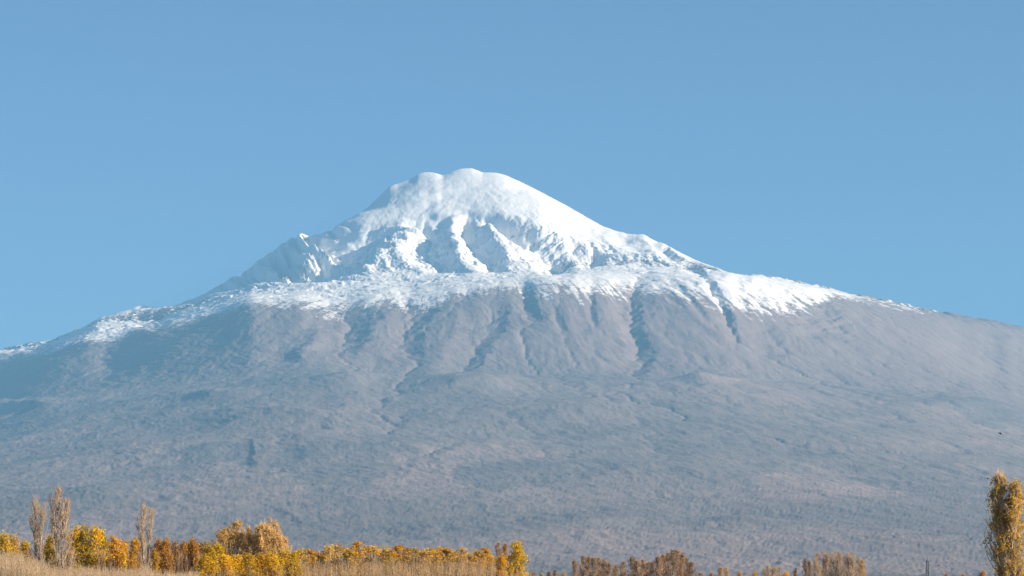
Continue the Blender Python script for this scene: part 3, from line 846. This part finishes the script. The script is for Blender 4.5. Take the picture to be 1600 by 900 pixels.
# -- autumn trees of the left hedge
hedge = [
    (7, 834, 20, 'g', 'thin green-yellow tree at the far left edge'),
    (22, 837, 15, 'o', 'second thin tree from the left edge, with a yellow top'),
    (40, 846, 17, 'y', 'small yellow tree just left of the forked bare poplar'),
    (77, 838, 17, 'g', 'green-yellow tree between the two leftmost bare poplars'),
    (118, 823, 19, 'y', 'bright yellow tree touching the tallest bare poplar'),
    (133, 824, 21, 'g', 'yellow tree with green tints, second right of tallest bare poplar'),
    (149, 824, 21, 'y', 'bright yellow tree, third right of tallest bare poplar'),
    (161, 831, 14, 'g', 'narrow green-tinged tree ending the bright yellow clump'),
    (181, 839, 21, 'd', 'golden orange round tree right of the bright yellow clump'),
    (196, 847, 13, 'r', 'small rusty tree between two golden trees left of the thin poplar'),
    (211, 842, 18, 'd', 'golden tree just left of the thin bare poplar'),
    (246, 845, 17, 'r', 'rusty orange tree just right of the thin bare poplar'),
    (259, 842, 16, 'r', 'rust brown tree, tallest right of the thin bare poplar'),
    (273, 848, 17, 'b', 'dark brown tree, third right of the thin bare poplar'),
    (287, 848, 17, 'r', 'rust tree in the middle of the dark brown hedge'),
    (301, 844, 16, 'r', 'orange-topped tree in the dark brown hedge'),
    (314, 849, 16, 'b', 'dark brown tree at the right end of the brown hedge'),
    (325, 850, 19, 'g', 'green-tinted tree where brown hedge turns yellow'),
    (341, 851, 22, 'y', 'bright yellow tree left of the ochre poplar domes'),
    (323, 869, 20, 'y', 'low bright yellow tree in front of green-tinted tree'),
    (352, 866, 22, 'y', 'low yellow tree at the foot of the left ochre dome'),
    (372, 869, 20, 'y', 'low yellow tree below the gap between ochre domes'),
    (390, 866, 21, 'y', 'low yellow tree at the foot of the right ochre dome'),
    (408, 867, 19, 'd', 'low golden tree under the middle of the right ochre dome'),
    (425, 864, 19, 'y', 'low yellow tree under the right side of the ochre domes'),
    (444, 860, 20, 'y', 'yellow tree just right of the ochre domes'),
    (459, 863, 16, 'g', 'small olive-yellow tree, second right of the ochre domes'),
]
MATS = {'y': (M_DARKBARK, M_TWIG, L_YEL), 'g': (M_DARKBARK, M_TWIG, L_GREENYEL), 'd': (M_DARKBARK, M_TWIG, L_GOLD), 'r': (M_DARKBARK, M_TWIGRED, L_RUST), 'b': (M_DARKBARK, M_TWIGRED, L_BROWN), 'o': (M_BARK, M_TWIG, L_OCHRE)}
for i, (px, top, w, k, lab) in enumerate(hedge):
    plant('autumn_tree', px, top - 2, w * 1.4, 468 + (i * 37) % 26 - (26 if top > 858 else 0), broads[i % 4], MATS[k], lab, 'autumn trees of the left hedge', W0=2.6, H0=9)
plant('conical_tree', 193, 864, 13, 430, cones[0], MATS['y'], 'narrow yellow conical tree in front of the hedge left of thin poplar', 'narrow conical trees', W0=1.3, H0=6)
plant('conical_tree', 242, 861, 13, 432, cones[1], MATS['d'], 'narrow orange conical tree at the foot of the thin bare poplar', 'narrow conical trees', W0=1.3, H0=6)

# -- ochre poplars forming two domes
for i, (px, top, w, lab) in enumerate([(361, 815, 36, 'ochre poplar forming the left dome of the ochre pair'), (377, 825, 28, 'ochre poplar filling the dip between the two domes'),
                                       (399, 820, 36, 'ochre poplar on the left half of the broad right dome'), (417, 818, 34, 'ochre poplar at the top of the broad right dome'),
                                       (432, 827, 28, 'ochre poplar sloping down the right end of the domes')]):
    plant('ochre_poplar_tree', px, top, w, 500 + 6 * (i % 2), domes[i % 2], (M_BARK, M_STRAW, L_OCHRE), lab, 'ochre dome poplars', W0=4.4, H0=12)
plant('bare_poplar_tree', 420, 810, 17, 520, bareC, (M_BARK, M_TWIG, L_OCHRE), 'bare twiggy poplar top rising behind the ochre domes', rz=1.0, W0=2.4, H0=16)

# -- row of young poplars in the middle
row = [(470, 861), (483, 864), (497, 865), (515, 857), (530, 855), (545, 860), (558, 852), (572, 856), (586, 856), (600, 860), (612, 862), (622, 858), (636, 862), (650, 859), (662, 864), (673, 859),
       (684, 859), (697, 862), (709, 865), (721, 860), (735, 869), (747, 863), (758, 862), (768, 872)]
for i, (px, top) in enumerate(row):
    mats = [MATS['y'], MATS['d'], MATS['o'], MATS['d'], MATS['y']][(i * 3) % 5]
    plant('young_poplar_tree', px, top - 2, 21 + (i * 7) % 6, 462 + (i * 17) % 14, youngs[(i * 3 + i // 4) % 4], (M_BARK, M_TWIG, mats[2]),
          'slender young poplar, %s from the left in the middle row' % ORD[i], 'young poplars of the middle row', W0=1.5, H0=8)
for i, (px, top) in enumerate(row[:-1]):
    mats = [MATS['o'], MATS['y'], MATS['d']][i % 3]
    plant('young_poplar_tree', px + 6.5, (top + row[i + 1][1]) / 2 + 2, 20 + (i * 5) % 5, 478 + (i * 11) % 12, youngs[(i * 5 + 2) % 4], (M_BARK, M_TWIG, mats[2]),
          'paler young poplar filling the %s gap from the left in the middle row' % ORD[i], 'young poplars filling the middle row', W0=1.5, H0=8)
# -- clump ending the row
plant('column_poplar_tree', 779, 848, 12, 455, columns[0], (M_DARKBARK, M_TWIGRED, L_BROWN), 'thin reddish poplar, left of the pair beside the olive-gold column', 'clump at the end of the row', W0=2.6, H0=14)
plant('column_poplar_tree', 790, 850, 12, 457, columns[1], (M_DARKBARK, M_TWIGRED, L_RUST), 'thin reddish poplar touching the olive-gold column', 'clump at the end of the row', W0=2.6, H0=14)
plant('column_poplar_tree', 807, 845, 30, 452, broads[1], (M_DARKBARK, M_TWIG, L_GREENYEL), 'dense olive-gold column tree at the right end of the row', 'clump at the end of the row', W0=2.6, H0=9)
plant('autumn_tree', 784, 867, 20, 446, broads[2], MATS['d'], 'low golden tree in front of the thin reddish poplars', 'clump at the end of the row', W0=2.6, H0=9)

# -- far poplars right of centre
g1 = [(898, 876), (911, 869), (920, 870), (928, 872), (935, 872), (943, 875), (952, 880)]
g2 = [(963, 884), (974, 878), (987, 871), (996, 876), (1005, 875), (1013, 879), (1021, 878), (1029, 870), (1037, 867), (1044, 864), (1051, 861), (1058, 860), (1066, 866), (1074, 872), (1081, 879)]
for g, nm in ((g1, 'left'), (g2, 'right')):
    for i, (px, top) in enumerate(g):
        k = (i * 5 + len(g)) % 4
        mats = [(M_BARK, M_TWIGRED, L_BROWN), (M_BARK, M_TWIGGREY, L_BROWN), (M_BARK, M_TWIG, L_OCHRE), (M_BARK, M_TWIGRED, L_RUST)][[0, 0, 1, 0][k] if nm == 'left' else [0, 1, 0, 3][k]]
        plant('column_poplar_tree', px, top, 11 + (i * 5) % 4, 1000 + (i * 29) % 40, columns[k], mats, 'narrow brown poplar, %s from the left in the %s far poplar stand' % (ORD[i], nm), 'far brown poplars', W0=2.6, H0=14)
# -- low far trees
low = [(834, 895, 9, 'b', 'tiny brown far tree just right of the olive-gold column'), (846, 896, 8, 'o', 'second tiny far tree right of the olive-gold column'), (858, 894, 9, 'b', 'third tiny far tree right of the olive-gold column'),
       (868, 891, 8, 'b', 'tallest of the tiny far trees before the left poplar stand'), (881, 893, 9, 'o', 'pale tiny far tree just left of the left poplar stand'),
       (1094, 896, 9, 'b', 'tiny brown tree just right of the right far poplar stand'), (1111, 896, 9, 'b', 'tiny brown tree left of the two small golden trees'),
       (1126, 887, 9, 'd', 'left one of two small golden trees between the poplar stands'), (1135, 887, 9, 'd', 'right one of two small golden trees between the poplar stands'),
       (1155, 893, 10, 'o', 'small pale tree between golden pair and single golden tree'), (1180, 893, 10, 'd', 'single small golden tree left of the pale brush clump'),
       (1228, 893, 12, 'o', 'small pale tree just right of the pale brush clump'), (1243, 888, 8, 'b', 'small dark tree between pale brush and dark grey poplars'),
       (1479, 896, 10, 'r', 'tiny rusty far tree right of the lattice mast'), (1505, 896, 10, 'o', 'tiny pale far tree midway from mast to golden poplar'), (1535, 892, 12, 'r', 'small orange far tree just left of the golden poplar')]
for i, (px, top, w, k, lab) in enumerate(low):
    plant('small_far_tree', px, top, w, 980 + (i * 31) % 60, broads[i % 4] if w > 9 else columns[i % 4], MATS[k], lab, 'small far trees', W0=2.6, H0=9 if w > 9 else 14)
for i, (px, top) in enumerate([(1198, 887), (1206, 884), (1214, 885)]):
    plant('brush_poplar_tree', px, top, 13, 990 + 8 * i, brush[i], (M_BARK, M_DRY, None), ['left', 'middle', 'right'][i] + ' one of three pale leafless brush trees in a small clump', 'pale brush clump', W0=3.4, H0=14)
plant('column_poplar_tree', 1258, 874, 9, 985, columns[1], (M_DARKBARK, M_TWIGGREY, L_BROWN), 'dark grey poplar, left of the two beside the big bare clump', 'dark grey poplars', W0=2.6, H0=14)
plant('column_poplar_tree', 1265, 877, 8, 990, columns[2], (M_DARKBARK, M_TWIGGREY, L_BROWN), 'dark grey poplar touching the big bare clump', 'dark grey poplars', W0=2.6, H0=14)
for i, (px, top) in enumerate([(1276, 871), (1286, 865), (1297, 862), (1308, 863), (1319, 863), (1329, 865), (1337, 869)]):
    plant('brush_poplar_tree', px, top, 17, 1000 + (i * 13) % 30, brush[i % 3], (M_BARK, M_TWIGRED if i % 3 == 1 else M_TWIG, None), 'leafless brown poplar, %s from the left in the big bare clump' % ORD[i], 'big bare poplar clump', W0=3.4, H0=14)
plant('column_poplar_tree', 1348, 876, 10, 1010, columns[3], (M_BARK, M_TWIG, L_OCHRE), 'small ochre poplar right of the big bare clump', W0=2.6, H0=14)

# -- bare saplings too dense to count
def thicket(name, x0, x1, y0, y1, n, tops, mat, label, seed):
    r = np.random.default_rng(seed)
    px = r.uniform(x0, x1, n); Y = r.uniform(y0, y1, n)
    tp = np.interp(px, [t[0] for t in tops], [t[1] for t in tops]) + 11 * fbm(px / 7.0, Y / 7.0, 3, seed) + r.exponential(9, n) + 3
    H = np.maximum((HORIZON - tp) / F * Y + EYE, 1.5)
    X = (px - 800) / F * Y
    base = np.stack([X, Y, np.zeros(n)], 1)
    lean = r.normal(size=(n, 2)) * 0.035
    mid = base + np.stack([lean[:, 0] * H * .5, lean[:, 1] * H * .5, H * .55], 1)
    tip = base + np.stack([lean[:, 0] * H, lean[:, 1] * H, H], 1)
    parts = [tubes(base, mid, .03, .022, 3), tubes(mid, tip, .022, .007, 3)]
    for k in range(5):
        t = r.uniform(.35, .95, n)[:, None]
        b = base * (1 - t) + tip * t
        a = r.uniform(0, 6.28, n); l = r.uniform(.4, 1.0, n)
        e = b + np.stack([np.cos(a) * l * .3, np.sin(a) * l * .3, l], 1)
        parts.append(tubes(b, e, .014, .006, 3))
    o = link_mesh(name, mesh_from_arrays(name, *join(parts)), mat)
    tag(o, label, 'saplings', kind='stuff')
thicket('bare_sapling_thicket', -40, 312, 385, 440, 5200, [(-40, 862), (0, 860), (30, 860), (60, 874), (90, 886), (130, 884), (180, 888), (230, 885), (250, 893), (312, 893)], M_DRY, 'dense pale leafless saplings along the lower left edge', 5)
thicket('brown_hedge_undergrowth', 100, 346, 474, 500, 2600, [(100, 850), (160, 856), (200, 862), (240, 858), (300, 858), (346, 864)], M_TWIG, 'brown leafless undergrowth behind the orange hedge trees', 8)
thicket('brown_sapling_thicket', 300, 822, 440, 480, 4200, [(300, 892), (400, 888), (470, 878), (600, 873), (700, 873), (770, 880), (822, 892)], M_DRYB, 'brown leafless saplings under the middle row of young poplars', 6)

# ---- lattice mast and pole far behind the trees
def steel():
    m, nt, out = new_mat('grey_steel')
    tc = nd(nt, 'ShaderNodeTexCoord'); n = nd(nt, 'ShaderNodeTexNoise', Scale=0.8, Detail=4.0)
    nt.links.new(tc.outputs['Object'], n.inputs['Vector'])
    r = ramp(nt, [(.3, (.05, .052, .056)), (.7, (.10, .10, .105))], n.outputs[0])
    b = nd(nt, 'ShaderNodeBsdfPrincipled', Roughness=0.6, Metallic=0.3)
    nt.links.new(r.outputs[0], b.inputs['Base Color']); nt.links.new(b.outputs[0], out.inputs['Surface'])
    return m
M_STEEL = steel()
def mast(px, top, Y):
    x, y = at(px, Y); H = height(top, Y)
    e = empty('lattice_mast', (x, y, 0))
    tag(e, 'thin dark lattice mast rising at the lower right', 'mast')
    Hm = H * 0.86
    hw = lambda z: 1.9 - 0.9 * z / Hm
    for sx in (-1, 1):
        for sy in (-1, 1):
            link_mesh('leg', mesh_from_arrays('mast_leg', *tubes([(sx * 1.9, sy * 1.9, 0)], [(sx * hw(Hm), sy * hw(Hm), Hm)], .2, .15, 4)), M_STEEL, e)
    p0, p1 = [], []
    zs = np.linspace(0, Hm, 13)
    for a, b in zip(zs[:-1], zs[1:]):
        ca = [(-hw(a), -hw(a)), (hw(a), -hw(a)), (hw(a), hw(a)), (-hw(a), hw(a))]
        cb = [(-hw(b), -hw(b)), (hw(b), -hw(b)), (hw(b), hw(b)), (-hw(b), hw(b))]
        for k in range(4):
            j = (k + 1) % 4
            p0 += [(*ca[k], a), (*ca[j], a), (*cb[k], b)]; p1 += [(*cb[j], b), (*cb[k], b), (*cb[j], b)]
    link_mesh('bracing', mesh_from_arrays('mast_bracing', *tubes(p0, p1, .11, .11, 4)), M_STEEL, e)
    for zf in (0.62, 0.86):
        z = H * zf; w_ = hw(min(z, Hm)) + .7
        link_mesh('platform', mesh_from_arrays('mast_platform', *tubes([(0, 0, z - .25)], [(0, 0, z + .25)], w_, w_, 8)), M_STEEL, e)
    for k in range(3):
        a = 2.1 * k
        link_mesh('antenna_panel', mesh_from_arrays('mast_panel', *tubes([(1.3 * math.cos(a), 1.3 * math.sin(a), H * .80)], [(1.3 * math.cos(a), 1.3 * math.sin(a), H * .86)], .35, .35, 4)), M_STEEL, e)
    link_mesh('antenna_rod', mesh_from_arrays('mast_rod', *tubes([(0, 0, Hm), (0, 0, H * .93)], [(0, 0, H * .93), (0, 0, H)], [.4, .2], [.3, .1], 6)), M_STEEL, e)
mast(1449, 868, 3000)

def pole(px, top, Y):
    x, y = at(px, Y); H = height(top, Y)
    e = empty('utility_pole', (x, y, 0))
    tag(e, 'short dark utility pole just left of the lattice mast', 'pole')
    link_mesh('post', mesh_from_arrays('pole_post', *tubes([(0, 0, 0)], [(0, 0, H)], .2, .14, 8)), M_DARKBARK, e)
    link_mesh('crossarm', mesh_from_arrays('pole_arm', *tubes([(-.9, 0, H - .5)], [(.9, 0, H - .5)], .09, .09, 4)), M_DARKBARK, e)
    for dx in (-.8, 0, .8):
        z = H - .42 if dx else H
        link_mesh('insulator', mesh_from_arrays('pole_insulator', *tubes([(dx, 0, z)], [(dx, 0, z + .28)], .07, .04, 6)), M_STEEL, e)
pole(1444, 896, 1500)

# ---- a bird gliding in front of the right slope
def bird(px, row_, Y):
    x, y = at(px, Y); z = height(row_, Y)
    e = empty('bird', (x, y, z))
    tag(e, 'small dark bird gliding in front of the right slope', 'bird')
    e.rotation_euler = (0, math.radians(28), math.radians(-10))
    bm_m, nt, out = new_mat('dark_feathers')
    n = nd(nt, 'ShaderNodeTexNoise', Scale=30.0); r = ramp(nt, [(.3, (.02, .02, .022)), (.7, (.06, .055, .05))], n.outputs[0])
    b = nd(nt, 'ShaderNodeBsdfDiffuse'); nt.links.new(r.outputs[0], b.inputs[0]); nt.links.new(b.outputs[0], out.inputs['Surface'])
    xs = np.linspace(-.20, .20, 11)
    rad = np.array([.004, .022, .034, .04, .043, .042, .036, .028, .03, .022, .003])[::-1]
    pts = np.stack([xs, 0 * xs, .01 * np.sin(xs * 8)], 1)
    link_mesh('body', mesh_from_arrays('bird_body', *chain(pts, rad, 8), True), bm_m, e)
    def wing(sg):
        span = np.linspace(0, .36, 7); ch = np.array([.13, .14, .13, .11, .085, .05, .01]); sweep = np.array([0, .02, .025, .01, -.02, -.07, -.13]); up = .28 * np.sin(span / .36 * 1.5) * .36
        V = []
        for s_, c_, w_, u_ in zip(span, ch, sweep, up):
            for (fx, fz) in ((.5, 0), (.1, .008), (-.5, 0), (.1, -.004)):
                V.append((w_ + fx * c_, sg * (.03 + s_), u_ + fz))
        Fq = [[i * 4 + k, i * 4 + (k + 1) % 4, (i + 1) * 4 + (k + 1) % 4, (i + 1) * 4 + k] for i in range(6) for k in range(4)]
        return mesh_from_arrays('bird_wing', np.array(V), np.array(Fq), True)
    link_mesh('wing', wing(1), bm_m, e); link_mesh('wing', wing(-1), bm_m, e)
    tv = np.array([(-.16, -.015, .004), (-.16, .015, .004), (-.30, .05, .004), (-.30, -.05, .004), (-.16, -.015, -.004), (-.16, .015, -.004), (-.30, .05, -.002), (-.30, -.05, -.002)])
    tf = np.array([(0, 1, 2, 3), (7, 6, 5, 4), (0, 4, 5, 1), (1, 5, 6, 2), (2, 6, 7, 3), (3, 7, 4, 0)])
    link_mesh('tail', mesh_from_arrays('bird_tail', tv, tf), bm_m, e)
bird(1562.5, 677.5, 260)
